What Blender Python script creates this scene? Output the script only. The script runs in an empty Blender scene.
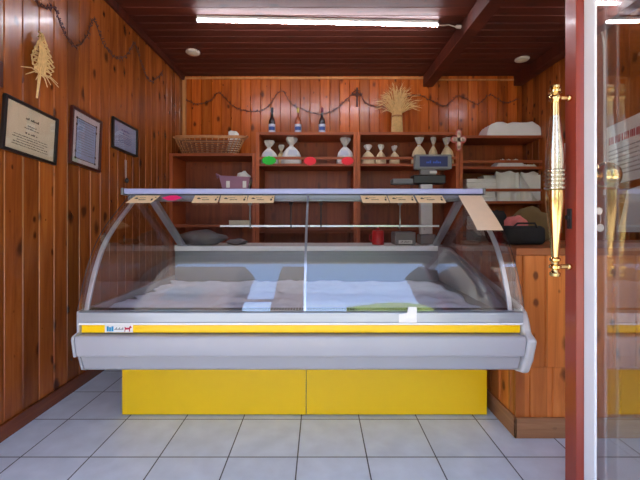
import bpy, bmesh, math, random
from mathutils import Vector, Matrix
random.seed(7)
S = bpy.context.scene
COL = S.collection
F, CX, HY, EYE = 365.0, 320.0, 220.0, 1.13      # focal length in px, vanishing point, eye height

# ------------------------------------------------------------------ camera, sky, sun, exposure
cd = bpy.data.cameras.new('camera'); cam = bpy.data.objects.new('camera', cd); COL.objects.link(cam)
cam.location = (0, 0, EYE); cam.rotation_euler = (math.pi/2, 0, 0)
cd.sensor_width = 36; cd.lens = F/640*36; cd.shift_y = -20/640; cd.clip_start = .02
S.camera = cam
w = bpy.data.worlds.new('sky'); S.world = w; w.use_nodes = True
nt = w.node_tree; sk = nt.nodes.new('ShaderNodeTexSky'); sk.sky_type = 'NISHITA'
sk.sun_disc = False; sk.sun_elevation = math.radians(42); sk.sun_rotation = math.radians(40); sk.dust_density = 5; sk.air_density = .7
nt.links.new(sk.outputs[0], nt.nodes['Background'].inputs[0]); nt.nodes['Background'].inputs[1].default_value = 1.6
sd = bpy.data.lights.new('sun', 'SUN'); sd.energy = 6.0; sd.angle = .01; sd.color = (1, .95, .86)
sun = bpy.data.objects.new('sun', sd); COL.objects.link(sun); sun.rotation_euler = Vector((.78,.10,-.62)).to_track_quat('-Z','Y').to_euler()
sun.location = (0, 0, 8)
S.view_settings.view_transform = 'Standard'; S.view_settings.look = 'None'
S.view_settings.gamma = 1; S.view_settings.use_curve_mapping = False
S.view_settings.exposure = 0.42
LED_STRENGTH = 50.0

# ------------------------------------------------------------------ helpers
def P(px, py, Y): return Vector(((px-CX)*Y/F, Y, EYE+(HY-py)*Y/F))
def PX(px, X): return X*F/(px-CX)
ORG = {}
class B:
    def __init__(s): s.bm = bmesh.new()
    def face(s, vs, mi=0):
        try:
            f = s.bm.faces.new(vs); f.material_index = mi; return f
        except ValueError: return None
    def box(s, a, b, mi=0, M=None):
        x0,y0,z0 = a; x1,y1,z1 = b
        c = [Vector(v) for v in ((x0,y0,z0),(x1,y0,z0),(x1,y1,z0),(x0,y1,z0),(x0,y0,z1),(x1,y0,z1),(x1,y1,z1),(x0,y1,z1))]
        if M: c = [M @ v for v in c]
        v = [s.bm.verts.new(k) for k in c]
        for q in ((0,3,2,1),(4,5,6,7),(0,1,5,4),(1,2,6,5),(2,3,7,6),(3,0,4,7)): s.face([v[i] for i in q], mi)
        return s
    def prism(s, poly, a0, a1, axis='x', mi=0):
        def mk(p, a):
            if axis == 'x': return (a, p[0], p[1])
            if axis == 'y': return (p[0], a, p[1])
            return (p[0], p[1], a)
        A = [s.bm.verts.new(mk(p, a0)) for p in poly]; C = [s.bm.verts.new(mk(p, a1)) for p in poly]
        n = len(poly)
        s.face(A, mi); s.face(C[::-1], mi)
        for i in range(n): s.face([A[i], C[i], C[(i+1)%n], A[(i+1)%n]], mi)
        return s
    def tube(s, pts, r, n=8, mi=0, cap=True):
        pts = [Vector(p) for p in pts]; rs = r if isinstance(r, (list, tuple)) else [r]*len(pts)
        rings = []; up = None
        for i, p in enumerate(pts):
            d = (pts[min(i+1, len(pts)-1)]-pts[max(i-1, 0)])
            d = d.normalized() if d.length > 1e-9 else Vector((0,0,1))
            if up is None:
                up = Vector((0,0,1)) if abs(d.z) < .9 else Vector((1,0,0))
            u = (up - d*up.dot(d)); u = u.normalized() if u.length > 1e-6 else d.orthogonal().normalized()
            up = u; q = d.cross(u)
            rings.append([s.bm.verts.new(p + (u*math.cos(2*math.pi*k/n)+q*math.sin(2*math.pi*k/n))*rs[i]) for k in range(n)])
        for a, b in zip(rings, rings[1:]):
            for k in range(n): s.face([a[k], a[(k+1)%n], b[(k+1)%n], b[k]], mi)
        if cap: s.face(rings[0][::-1], mi); s.face(rings[-1], mi)
        return s
    def lathe(s, prof, n=24, M=None, mi=0, sx=1, sy=1, fn=None):
        """prof: list of (r, z); revolved round local z"""
        rings = []
        for r, z in prof:
            ring = []
            for k in range(n):
                a = 2*math.pi*k/n
                rr = r if fn is None else fn(r, z, a)
                v = Vector((rr*math.cos(a)*sx, rr*math.sin(a)*sy, z))
                ring.append(s.bm.verts.new(M @ v if M else v))
            rings.append(ring)
        for a, b in zip(rings, rings[1:]):
            for k in range(n): s.face([a[k], a[(k+1)%n], b[(k+1)%n], b[k]], mi)
        s.face(rings[0][::-1], mi); s.face(rings[-1], mi)
        return s
    def sheet(s, prof, x0, x1, t, rim=1, mi=0, nx=1):
        """a bent sheet: profile (y, z) bottom to top, thickness t towards the inside"""
        n = len(prof); out = []; inn = []
        for i, (y, z) in enumerate(prof):
            a = prof[max(i-1,0)]; b = prof[min(i+1,n-1)]
            d = Vector((b[0]-a[0], b[1]-a[1])).normalized(); nn = Vector((d[1], -d[0]))   # inward (+y, -z)
            row = []; row2 = []
            for k in range(nx+1):
                x = x0+(x1-x0)*k/nx
                row.append(s.bm.verts.new((x, y, z))); row2.append(s.bm.verts.new((x, y+nn[0]*t, z+nn[1]*t)))
            out.append(row); inn.append(row2)
        for i in range(n-1):
            for k in range(nx):
                s.face([out[i][k], out[i][k+1], out[i+1][k+1], out[i+1][k]], mi)
                s.face([inn[i][k], inn[i+1][k], inn[i+1][k+1], inn[i][k+1]], mi)
            s.face([out[i][0], out[i+1][0], inn[i+1][0], inn[i][0]], rim)
            s.face([out[i][nx], inn[i][nx], inn[i+1][nx], out[i+1][nx]], rim)
        for k in range(nx):
            s.face([out[0][k], inn[0][k], inn[0][k+1], out[0][k+1]], rim)
            s.face([out[-1][k], out[-1][k+1], inn[-1][k+1], inn[-1][k]], rim)
        return s
    def build(s, name, mat, parent=None, smooth=False, bevel=0, seg=2, sub=0, angle=40, kind=None):
        bmesh.ops.recalc_face_normals(s.bm, faces=s.bm.faces[:])
        o_ = ORG.get(parent.name if parent else None)
        if o_ is not None: bmesh.ops.translate(s.bm, verts=s.bm.verts[:], vec=-o_)
        me = bpy.data.meshes.new(name); s.bm.to_mesh(me); s.bm.free()
        for m in (mat if isinstance(mat, (list, tuple)) else [mat]): me.materials.append(m)
        if smooth:
            for p in me.polygons: p.use_smooth = True
            try: me.set_sharp_from_angle(angle=math.radians(angle))
            except Exception: pass
        o = bpy.data.objects.new(name, me); COL.objects.link(o)
        if parent:
            o.parent = parent
            if o_ is not None: ORG[o.name] = o_
        if bevel:
            b = o.modifiers.new('bevel', 'BEVEL'); b.width = bevel; b.segments = seg; b.limit_method = 'ANGLE'; b.angle_limit = math.radians(35)
            if smooth is False:
                for p in me.polygons: p.use_smooth = True
                try: me.set_sharp_from_angle(angle=math.radians(35))
                except Exception: pass
                b.harden_normals = True
        if sub:
            m = o.modifiers.new('subdivision', 'SUBSURF'); m.levels = sub; m.render_levels = sub
        if kind: o['kind'] = kind
        return o
def tag(o, label, cat, group=None, kind=None):
    o['label'] = label; o['category'] = cat
    if group: o['group'] = group
    if kind: o['kind'] = kind
    return o
def thing(name, label, cat, loc=(0,0,0), rot=(0,0,0), group=None, world=False):
    o = bpy.data.objects.new(name, None); COL.objects.link(o); o.empty_display_size = .05
    o.location = loc; o.rotation_euler = rot; tag(o, label, cat, group)
    if world: ORG[o.name] = Vector(loc)
    return o
def kids(o): return [c for c in bpy.data.objects if c.parent == o]
def dup(root, loc, label, rot=None, scale=None):
    def cp(o, par):
        c = o.copy(); COL.objects.link(c); c.parent = par
        for k in kids(o): cp(k, c)
        return c
    r = cp(root, None); r.location = loc; r['label'] = label
    if rot is not None: r.rotation_euler = rot
    if scale is not None: r.scale = scale
    return r
def srgb(r, g, b):
    f = lambda c: (c/255/12.92) if c/255 <= .04045 else ((c/255+.055)/1.055)**2.4
    return (f(r), f(g), f(b), 1)

# ------------------------------------------------------------------ materials
def mat(name, col, rough=.5, metal=0, spec=.5, coat=0, bump=0, bscale=60, var=0, vscale=8, trans=0, stretch=(1,1,1)):
    m = bpy.data.materials.new(name); m.use_nodes = True; t = m.node_tree; p = t.nodes['Principled BSDF']
    p.inputs['Base Color'].default_value = col; p.inputs['Roughness'].default_value = rough
    p.inputs['Metallic'].default_value = metal; p.inputs['Specular IOR Level'].default_value = spec
    p.inputs['Coat Weight'].default_value = coat; p.inputs['Coat Roughness'].default_value = .1
    if trans: p.inputs['Transmission Weight'].default_value = trans
    tc = t.nodes.new('ShaderNodeTexCoord'); mp = t.nodes.new('ShaderNodeMapping'); mp.inputs['Scale'].default_value = stretch
    t.links.new(tc.outputs['Object'], mp.inputs[0])
    n = t.nodes.new('ShaderNodeTexNoise'); n.inputs['Scale'].default_value = vscale; n.inputs['Detail'].default_value = 4
    t.links.new(mp.outputs[0], n.inputs[0])
    hs = t.nodes.new('ShaderNodeHueSaturation'); hs.inputs['Color'].default_value = col
    mr = t.nodes.new('ShaderNodeMapRange'); mr.inputs[1].default_value = .25; mr.inputs[2].default_value = .75
    v = max(var, .015); mr.inputs[3].default_value = 1-v; mr.inputs[4].default_value = 1+v
    t.links.new(n.outputs[0], mr.inputs[0]); t.links.new(mr.outputs[0], hs.inputs['Value']); t.links.new(hs.outputs[0], p.inputs['Base Color'])
    if bump:
        n2 = t.nodes.new('ShaderNodeTexNoise'); n2.inputs['Scale'].default_value = bscale; n2.inputs['Detail'].default_value = 3
        t.links.new(mp.outputs[0], n2.inputs[0])
        b = t.nodes.new('ShaderNodeBump'); b.inputs['Strength'].default_value = bump; b.inputs['Distance'].default_value = .01
        t.links.new(n2.outputs[0], b.inputs['Height']); t.links.new(b.outputs[0], p.inputs['Normal'])
    return m
def wood(name, dark, mid, light, along='z', across='x', width=.118, off=0, rough=.27, coat=.2, knots=1.0, plankvar=.27, fine=1.0):
    m = bpy.data.materials.new(name); m.use_nodes = True; t = m.node_tree; N = t.nodes.new; L = t.links.new
    p = t.nodes['Principled BSDF']; p.inputs['Roughness'].default_value = rough
    p.inputs['Coat Weight'].default_value = coat; p.inputs['Coat Roughness'].default_value = .12
    tc = N('ShaderNodeTexCoord'); sp = N('ShaderNodeSeparateXYZ'); L(tc.outputs['Object'], sp.inputs[0])
    def math_(op, a, b=None, c=None):
        n = N('ShaderNodeMath'); n.operation = op
        for i, k in enumerate((a, b, c)):
            if k is None: continue
            if isinstance(k, (int, float)): n.inputs[i].default_value = k
            else: L(k, n.inputs[i])
        return n.outputs[0]
    U = sp.outputs['XYZ'.index(across.upper())]; V = sp.outputs['XYZ'.index(along.upper())]
    idx = math_('FLOOR', math_('DIVIDE', math_('SUBTRACT', U, off), width))
    wn = N('ShaderNodeTexWhiteNoise'); wn.noise_dimensions = '1D'; L(idx, wn.inputs['W'])
    rnd = wn.outputs['Value']
    cb = N('ShaderNodeCombineXYZ'); L(math_('MULTIPLY', U, 17*fine), cb.inputs[0]); L(math_('ADD', math_('MULTIPLY', V, 1.3), math_('MULTIPLY', rnd, 37)), cb.inputs[1]); L(math_('MULTIPLY', rnd, 11), cb.inputs[2])
    g = N('ShaderNodeTexNoise'); g.inputs['Scale'].default_value = 1; g.inputs['Detail'].default_value = 5; g.inputs['Roughness'].default_value = .6; g.inputs['Distortion'].default_value = .8
    L(cb.outputs[0], g.inputs[0])
    r = N('ShaderNodeValToRGB'); e = r.color_ramp.elements
    e[0].position = .22; e[0].color = dark; e[1].position = .8; e[1].color = light
    k = e.new(.5); k.color = mid
    L(g.outputs[0], r.inputs[0])
    # knots
    cb2 = N('ShaderNodeCombineXYZ'); L(math_('MULTIPLY', U, 7.5), cb2.inputs[0]); L(math_('ADD', math_('MULTIPLY', V, 4.4), math_('MULTIPLY', rnd, 23)), cb2.inputs[1]); L(math_('MULTIPLY', rnd, 0), cb2.inputs[2])
    vo = N('ShaderNodeTexVoronoi'); vo.inputs['Scale'].default_value = 1; vo.voronoi_dimensions = '2D'; L(cb2.outputs[0], vo.inputs['Vector'])
    sc = N('ShaderNodeSeparateColor'); L(vo.outputs['Color'], sc.inputs[0])
    rad = math_('MULTIPLY', math_('MULTIPLY', math_('SUBTRACT', sc.outputs[0], .2), sc.outputs[0]), .40)
    kn = N('ShaderNodeMapRange'); kn.interpolation_type = 'SMOOTHSTEP'; kn.inputs[3].default_value = 1; kn.inputs[4].default_value = 0
    kw = N('ShaderNodeTexNoise'); kw.inputs['Scale'].default_value = 2.2; kw.inputs['Detail'].default_value = 2; L(cb2.outputs[0], kw.inputs[0])
    L(math_('ADD', vo.outputs['Distance'], math_('MULTIPLY', math_('SUBTRACT', kw.outputs[0], .5), .34)), kn.inputs[0]); L(math_('MULTIPLY', rad, .2), kn.inputs[1]); L(math_('MAXIMUM', rad, .0001), kn.inputs[2])
    kf = math_('MULTIPLY', kn.outputs[0], .85*knots)
    mx = N('ShaderNodeMix'); mx.data_type = 'RGBA'; L(kf, mx.inputs[0]); L(r.outputs[0], mx.inputs[6])
    mx.inputs[7].default_value = (dark[0]*.3, dark[1]*.28, dark[2]*.3, 1)
    hs = N('ShaderNodeHueSaturation'); L(mx.outputs[2], hs.inputs['Color'])
    mr = N('ShaderNodeMapRange'); mr.inputs[3].default_value = 1-plankvar; mr.inputs[4].default_value = 1+plankvar; L(rnd, mr.inputs[0]); L(mr.outputs[0], hs.inputs['Value'])
    L(hs.outputs[0], p.inputs['Base Color'])
    b = N('ShaderNodeBump'); b.inputs['Strength'].default_value = .12; b.inputs['Distance'].default_value = .004; L(g.outputs[0], b.inputs['Height']); L(b.outputs[0], p.inputs['Normal'])
    return m
def glass(name, tint=(.97,.985,.98,1), ior=1.5, boost=1.0):
    m = bpy.data.materials.new(name); m.use_nodes = True; t = m.node_tree; N = t.nodes.new
    t.nodes.remove(t.nodes['Principled BSDF'])
    tr = N('ShaderNodeBsdfTransparent'); tr.inputs[0].default_value = tint
    gl = N('ShaderNodeBsdfGlossy'); gl.inputs['Roughness'].default_value = .0; gl.inputs[0].default_value = (1,1,1,1)
    fr = N('ShaderNodeFresnel'); fr.inputs[0].default_value = ior
    ge = N('ShaderNodeNewGeometry'); mi_ = N('ShaderNodeMapRange'); mi_.inputs[3].default_value = ior; mi_.inputs[4].default_value = 1/ior   # same reflectance from both sides of the pane
    t.links.new(ge.outputs['Backfacing'], mi_.inputs[0]); t.links.new(mi_.outputs[0], fr.inputs[0])
    mu = N('ShaderNodeMath'); mu.operation = 'MULTIPLY'; mu.inputs[1].default_value = boost; mu.use_clamp = True
    mx = N('ShaderNodeMixShader'); t.links.new(fr.outputs[0], mu.inputs[0]); t.links.new(mu.outputs[0], mx.inputs[0])
    t.links.new(tr.outputs[0], mx.inputs[1]); t.links.new(gl.outputs[0], mx.inputs[2])
    t.links.new(mx.outputs[0], t.nodes['Material Output'].inputs[0])
    return m
def emit(name, col, s):
    m = bpy.data.materials.new(name); m.use_nodes = True; p = m.node_tree.nodes['Principled BSDF']
    p.inputs['Base Color'].default_value = col; p.inputs['Emission Color'].default_value = col; p.inputs['Emission Strength'].default_value = s
    return m

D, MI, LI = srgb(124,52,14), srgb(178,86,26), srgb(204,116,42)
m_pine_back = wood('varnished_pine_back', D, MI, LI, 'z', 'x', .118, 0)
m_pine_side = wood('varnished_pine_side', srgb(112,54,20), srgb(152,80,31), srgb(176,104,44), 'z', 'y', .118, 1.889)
m_ceiling = wood('varnished_dark_ceiling', srgb(66,24,11), srgb(88,33,16), srgb(104,42,21), 'x', 'y', .118, 0, rough=.6, coat=0, knots=.6)
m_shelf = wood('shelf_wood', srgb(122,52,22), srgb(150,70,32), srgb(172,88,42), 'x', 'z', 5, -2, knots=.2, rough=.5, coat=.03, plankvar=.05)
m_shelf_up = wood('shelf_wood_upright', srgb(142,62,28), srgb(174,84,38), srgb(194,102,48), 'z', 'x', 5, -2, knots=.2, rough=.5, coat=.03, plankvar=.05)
m_shelf_back = wood('shelf_back_boards', srgb(122,48,18), srgb(152,68,27), srgb(172,86,36), 'z', 'x', .118, 0, knots=.5, rough=.5, coat=.03)
m_counter = wood('counter_pine', srgb(170,86,32), srgb(208,120,52), srgb(228,144,72), 'z', 'x', .118, 1.02, rough=.4, coat=.1, knots=1)
m_counter_s = wood('counter_pine_side', srgb(170,86,32), srgb(208,120,52), srgb(228,144,72), 'z', 'y', .118, 1.9, rough=.4, coat=.1, knots=1)
m_counter_t = wood('counter_top_wood', srgb(140,70,30), srgb(176,96,44), srgb(196,116,56), 'x', 'y', .2, 0, rough=.4, coat=.1, knots=.4)
m_trim = wood('pale_trim_wood', srgb(168,110,62), srgb(196,134,80), srgb(212,152,96), 'z', 'x', 3, -1, knots=0, plankvar=.03)
m_base = wood('baseboard_wood', srgb(84,38,18), srgb(116,56,26), srgb(140,72,36), 'y', 'z', 2, -1, knots=.3, plankvar=.05)
m_base_c = wood('worn_baseboard_wood', srgb(126,84,54), srgb(168,118,78), srgb(194,148,108), 'x', 'z', 2, -1, rough=.6, coat=0, knots=.3, plankvar=.05)
m_stile = mat('red_brown_door_paint', srgb(146,54,34), .35, coat=.2, var=.06, vscale=5, stretch=(20,20,1))
m_body = mat('grey_case_plastic', srgb(168,168,174), .32, var=.02)
m_cap = mat('pale_grey_end_cap', srgb(196,195,194), .4, var=.02)
m_rail = mat('brushed_grey_rail', srgb(168,176,184), .3, metal=.35, var=.04, vscale=3, stretch=(1,40,40))
m_alu = mat('satin_aluminium', srgb(200,204,210), .28, metal=.6, var=.03)
m_dalu = mat('grey_aluminium', srgb(128,130,132), .35, metal=.5, var=.05)
m_yellow = mat('yellow_laminate', srgb(255,208,8), .3, coat=.1, var=.02, vscale=2)
m_canopy = mat('lavender_white_canopy', srgb(158,164,204), .3, coat=.1)
m_inner = mat('grey_case_lining', srgb(132,135,140), .35, metal=.2, var=.04)
m_white = mat('white_enamel', srgb(232,232,232), .4)
m_cloth = mat('white_cotton', srgb(226,230,240), .85, bump=.4, bscale=14, var=.04, vscale=10)
m_kraft = mat('kraft_card', srgb(238,208,164), .8, var=.05, vscale=30)
m_paper = mat('white_paper', srgb(236,234,230), .8, var=.03, vscale=20)
m_cream = mat('cream_paper', srgb(226,214,186), .75, var=.03, vscale=12)
m_bluepaper = mat('pale_blue_print', srgb(160,178,214), .7, var=.05, vscale=12)
m_mount = mat('pale_mount_board', srgb(214,206,208), .7, var=.02)
m_ink = mat('black_ink', srgb(36,30,30), .7)
m_blueink = mat('blue_ink', srgb(40,70,150), .6)
m_cyan = mat('cyan_ink', srgb(20,140,190), .5)
m_redink = mat('red_ink', srgb(180,30,60), .6)
m_black = mat('black_plastic', srgb(26,26,28), .4, var=.05)
m_blackwood = mat('black_frame_wood', srgb(24,20,20), .35)
m_brownframe = mat('dark_red_frame_wood', srgb(70,24,16), .3, coat=.2)
m_brass = mat('polished_brass', srgb(226,196,130), .13, metal=1, var=.05, vscale=6)
m_palebrass = mat('pale_brass', srgb(214,204,180), .2, metal=1, var=.05, vscale=6)  # paler, less saturated brass for the handle grip
m_steel = mat('polished_steel', srgb(205,205,208), .22, metal=1, var=.03)
m_greyp = mat('grey_plastic', srgb(118,120,120), .5, var=.04)
m_lgrey = mat('light_grey_plastic', srgb(204,204,200), .45, var=.02)
m_screen = emit('blue_lit_screen', srgb(10,22,66), .3)
m_red = mat('red_enamel', srgb(190,24,34), .35)
m_pink = mat('fluorescent_pink_card', srgb(255,40,120), .6)
m_green = mat('fluorescent_green_card', srgb(40,210,60), .6)
m_redcard = mat('fluorescent_red_card', srgb(250,40,62), .6)
m_wicker = mat('brown_wicker', srgb(188,132,86), .6, bump=.5, bscale=90, var=.2, vscale=40)
m_wicker_d = mat('dark_wicker', srgb(126,76,52), .6, bump=.5, bscale=90, var=.25, vscale=40)
m_straw = mat('dry_straw', srgb(226,188,128), .7, var=.18, vscale=40)
m_vine = mat('dark_vine', srgb(84,44,28), .8, var=.2, vscale=40)
m_flour = mat('cream_dry_goods', srgb(224,202,166), .75, bump=.4, bscale=70, var=.1, vscale=60)
m_plastic = mat('crinkled_clear_plastic', srgb(226,226,228), .18, bump=.8, bscale=40, var=.08, vscale=40)
m_whitebag = mat('white_plastic_bag', srgb(232,232,236), .35, bump=.6, bscale=26, var=.04)
m_label = mat('white_blue_label', srgb(206,212,232), .5)
m_bottle_d = mat('dark_wine_glass', srgb(22,10,12), .08, coat=.5)
m_bottle_a = mat('amber_glass', srgb(150,62,22), .1, coat=.5)
m_gold = mat('yellow_foil', srgb(206,176,70), .3, metal=.5)
m_redfoil = mat('dark_red_foil', srgb(120,16,28), .3, metal=.2)
m_purple = mat('purple_card', srgb(164,116,140), .6, var=.06)
m_olive = mat('olive_cloth', srgb(112,88,52), .9, bump=.5, bscale=30, var=.1)
m_skinpink = mat('pink_print_wrapper', srgb(206,110,104), .6, var=.2, vscale=30)
m_darkbag = mat('black_fabric', srgb(24,22,24), .85, bump=.4, bscale=60)
m_greycloth = mat('dark_grey_plastic_sheet', srgb(96,98,102), .45, bump=.4, bscale=16, var=.08)
m_cable = mat('white_cable', srgb(214,200,186), .5)
m_outwall = mat('pale_plaster', srgb(206,200,190), .9, bump=.2, bscale=30, var=.05)
m_led = emit('led_diffuser', (.90,.91,1,1), LED_STRENGTH)
m_gfront = glass('front_curved_glass', (.985,.99,.99,1), 1.5, 1.3)
m_gend = glass('end_glass', (.86,.85,.84,1), 1.5, 1.0)  # darker tint stands in for shading from reflections at the case end
m_gdoor = glass('door_glass', (.97,.98,.98,1), 1.5, 1.7)
m_gshelf = glass('glass_shelf', (.9,.95,.94,1), 1.5)
m_gedge = mat('glass_edge', srgb(58,70,74), .2, coat=.3)
m_gpict = glass('picture_glass', (.98,.98,.98,1), 1.5)

# floor tiles
def tile_mat():
    m = bpy.data.materials.new('grey_floor_tiles'); m.use_nodes = True; t = m.node_tree; N = t.nodes.new; L = t.links.new
    p = t.nodes['Principled BSDF']; p.inputs['Roughness'].default_value = .38
    tc = N('ShaderNodeTexCoord'); mp = N('ShaderNodeMapping'); mp.inputs['Location'].default_value = (.107+.33*20, -1.74+.33*20, 0); L(tc.outputs['Object'], mp.inputs[0])
    br = N('ShaderNodeTexBrick'); br.offset = 0; br.squash = 1; br.inputs['Scale'].default_value = 1; br.inputs['Brick Width'].default_value = .33; br.inputs['Row Height'].default_value = .33
    br.inputs['Mortar Size'].default_value = .0032; br.inputs['Mortar Smooth'].default_value = .1; br.inputs['Bias'].default_value = 0
    br.inputs['Color1'].default_value = srgb(208,217,226); br.inputs['Color2'].default_value = srgb(216,224,232); br.inputs['Mortar'].default_value = srgb(78,82,86)
    L(mp.outputs[0], br.inputs[0])
    n = N('ShaderNodeTexNoise'); n.inputs['Scale'].default_value = 9; n.inputs['Detail'].default_value = 6; L(mp.outputs[0], n.inputs[0])
    mr = N('ShaderNodeMapRange'); mr.inputs[1].default_value = .3; mr.inputs[2].default_value = .7; mr.inputs[3].default_value = .9; mr.inputs[4].default_value = 1.06; L(n.outputs[0], mr.inputs[0])
    hs = N('ShaderNodeHueSaturation'); L(br.outputs[0], hs.inputs['Color']); L(mr.outputs[0], hs.inputs['Value']); L(hs.outputs[0], p.inputs['Base Color'])
    b = N('ShaderNodeBump'); b.invert = True; b.inputs['Strength'].default_value = .6; b.inputs['Distance'].default_value = .003; L(br.outputs['Fac'], b.inputs['Height']); L(b.outputs[0], p.inputs['Normal'])
    return m
m_tiles = tile_mat()
m_street = mat('pale_paving', srgb(176,170,160), .9, var=.08, vscale=2)

# ------------------------------------------------------------------ setting
XL, XR, YB, YF, ZC = -1.635, 2.41, 4.36, .5, 2.85
def planks(u0, u1, v0, v1, width, off, put, t=.02, g=.005, dep=.008):
    """boards with V grooves; put(u, v, d) -> point, d is depth behind the face"""
    b = B(); us = [(u0, 0.0)]
    k = math.floor((u0-off)/width)+1
    while off+k*width < u1-1e-4:
        c = off+k*width
        if c-g > u0: us += [(c-g, 0), (c, dep), (c+g, 0)]
        k += 1
    us.append((u1, 0))
    lo = [b.bm.verts.new(put(u, v0, d)) for u, d in us]; hi = [b.bm.verts.new(put(u, v1, d)) for u, d in us]
    blo = [b.bm.verts.new(put(u, v0, t)) for u in (u0, u1)]; bhi = [b.bm.verts.new(put(u, v1, t)) for u in (u0, u1)]
    for i in range(len(us)-1): b.face([lo[i], lo[i+1], hi[i+1], hi[i]])
    b.face([blo[0], bhi[0], bhi[1], blo[1]]); b.face(lo+[blo[1], blo[0]]); b.face(hi+[bhi[1], bhi[0]])
    b.face([lo[0], hi[0], bhi[0], blo[0]]); b.face([lo[-1], hi[-1], bhi[1], blo[1]])
    return b
B().box((XL-.1, YF-.1, -.06), (XR+.1, YB+.1, 0)).build('floor', m_tiles, kind='structure')
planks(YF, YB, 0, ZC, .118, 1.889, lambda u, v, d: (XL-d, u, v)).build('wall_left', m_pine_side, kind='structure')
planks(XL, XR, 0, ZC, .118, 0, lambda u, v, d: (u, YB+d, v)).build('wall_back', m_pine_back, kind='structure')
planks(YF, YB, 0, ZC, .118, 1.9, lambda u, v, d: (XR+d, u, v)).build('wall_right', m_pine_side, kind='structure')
planks(YF, YB+.08, XL-.08, XR+.08, .118, 0, lambda u, v, d: (v, u, ZC+d), t=.06).build('ceiling', m_ceiling, kind='structure')
b = B(); b.box((XL-.1, YF-.12, 2.45), (XR+.1, YF, 3.0)); b.box((1.08, YF-.12, 0), (1.22, YF, 2.45)); b.box((1.22, YF-.12, 0), (XR+.1, YF, .8)); b.box((2.36, YF-.12, .8), (XR+.1, YF, 2.45)); b.box((XL-.1, YF-.12, 0), (-1.5, YF, 2.45))
b.build('wall_front', m_outwall, kind='structure')
B().box((1.23, YF, 2.72), (1.35, YB, ZC)).build('trim_1', m_ceiling, bevel=.006, kind='structure')
B().box((2.31, YF, 2.73), (XR, YB, ZC)).build('trim_2', m_ceiling, bevel=.006, kind='structure')
B().box((XL, YF, 2.79), (XL+.03, YB, ZC)).build('trim_3', m_ceiling, bevel=.006, kind='structure')
B().box((XL+.02, YB-.02, 2.81), (1.23, YB, 2.835)).build('trim_4', m_trim, bevel=.003, kind='structure')
B().box((1.35, YB-.02, 2.79), (2.31, YB, 2.81)).build('trim_5', m_trim, bevel=.003, kind='structure')
B().box((XL, YB-.03, 1.9), (XL+.04, YB, 2.82)).build('trim_6', m_trim, bevel=.003, kind='structure')
B().box((XL, YF, 0), (XL+.018, YB, .085)).build('baseboard_left', m_base, bevel=.004, kind='structure')
B().box((-40, -40, -.12), (40, YF-.1, -.02)).build('ground', m_street, kind='structure')

def house(name, x0, x1, y, h, m, wins):  # unseen houses, added and spaced to shape reflections in the case glass
    b = B(); b.box((x0, y-3, -.02), (x1, y, h)); b.build(name, m, kind='structure')
    for i, (a, c, z0, z1) in enumerate(wins):
        w_ = B(); w_.box((a, y+.001, z0), (c, y+.04, z1)); w_.build('window_%d' % (i+1+int(abs(x0))), m_gedge, kind='structure')
m_plaster = mat('grey_brown_plaster', srgb(92,86,84), .9, bump=.2, bscale=30, var=.06)
house('wall_street', -9, -2.75, -6.5, 9, m_plaster, [(-6.5,-5.4,1.2,2.6),(-4.6,-3.5,1.2,2.6),(-6.5,-5.4,4.2,5.6),(-4.6,-3.5,4.2,5.6)])
house('wall_street', -1.35, -.55, -6.5, 9, m_plaster, [])
house('wall_street', 3.6, 12, -6.5, 9, m_plaster, [(4.4,5.5,1.2,2.6),(6.5,7.6,1.2,2.6),(4.4,5.5,4.2,5.6),(6.5,7.6,4.2,5.6)])
B().box((-2.75, -7.5, 4.2), (-1.35, -7.2, 4.75)).build('reflection_bar', m_plaster, kind='structure')  # unseen bar added across the house gap to make a dark reflected strip

# ------------------------------------------------------------------ display case
Lx, Rx = -1.135, .955
case = thing('display_case', 'long curved-glass refrigerated display case with yellow base panels in the middle of the shop', 'display case', (-.09, 2.2, 0), world=True)
body = [(1.735,.588),(1.69,.592),(1.683,.575),(1.698,.492),(1.735,.487),(2.95,.487),(2.95,.588)]
B().prism(body, Lx, Rx).build('body_panel', m_body, case, bevel=.008, seg=3)
low = [(1.725,.486),(1.752,.415),(1.775,.402),(2.95,.402),(2.95,.486)]
B().prism(low, Lx, Rx).build('bumper', m_body, case, bevel=.008, seg=3)
cap = [(1.80,.715),(1.755,.69),(1.735,.655),(1.715,.60),(1.668,.578),(1.70,.47),(1.735,.40),(1.80,.385),(2.95,.385),(2.95,.80),(2.7,.90)]
B().prism(cap, Rx+.001, Rx+.045).build('end_cap', m_cap, case, bevel=.016, seg=3)
capl = [(1.72,.70),(1.72,.60),(1.685,.592),(1.68,.575),(1.696,.49),(1.725,.487),(1.752,.41),(1.78,.398),(2.95,.398),(2.95,.70)]
B().prism(capl, Lx-.014, Lx-.001).build('end_cap', m_body, case, bevel=.005)
B().box((Lx, 1.735, .593), (Rx-.003, 1.78, .634)).build('yellow_strip', m_yellow, case, bevel=.003)
B().box((Lx, 1.715, .636), (Rx, 1.78, .646)).build('white_trim', m_white, case, bevel=.002)
b = B().prism([(1.712,.648),(1.712,.694),(1.722,.698),(1.79,.698),(1.79,.648)], Lx, Rx)
b.build('front_rail', m_rail, case, bevel=.003)
b = B()
for i in range(150):
    x = Lx+.03+i*(Rx-Lx-.06)/149; b.box((x-.0045, 1.752, .698), (x+.0045, 1.782, .7025))
b.build('air_grille', m_black, case)
B().box((-1.141, 2.104, .008), (-.082, 2.124, .405)).build('base_panel', m_yellow, case, bevel=.002)
B().box((-.078, 2.104, .008), (.963, 2.124, .405)).build('base_panel', m_yellow, case, bevel=.002)
B().box((-1.135, 2.125, .03), (.957, 2.9, .40)).build('base_frame', m_lgrey, case)
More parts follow.
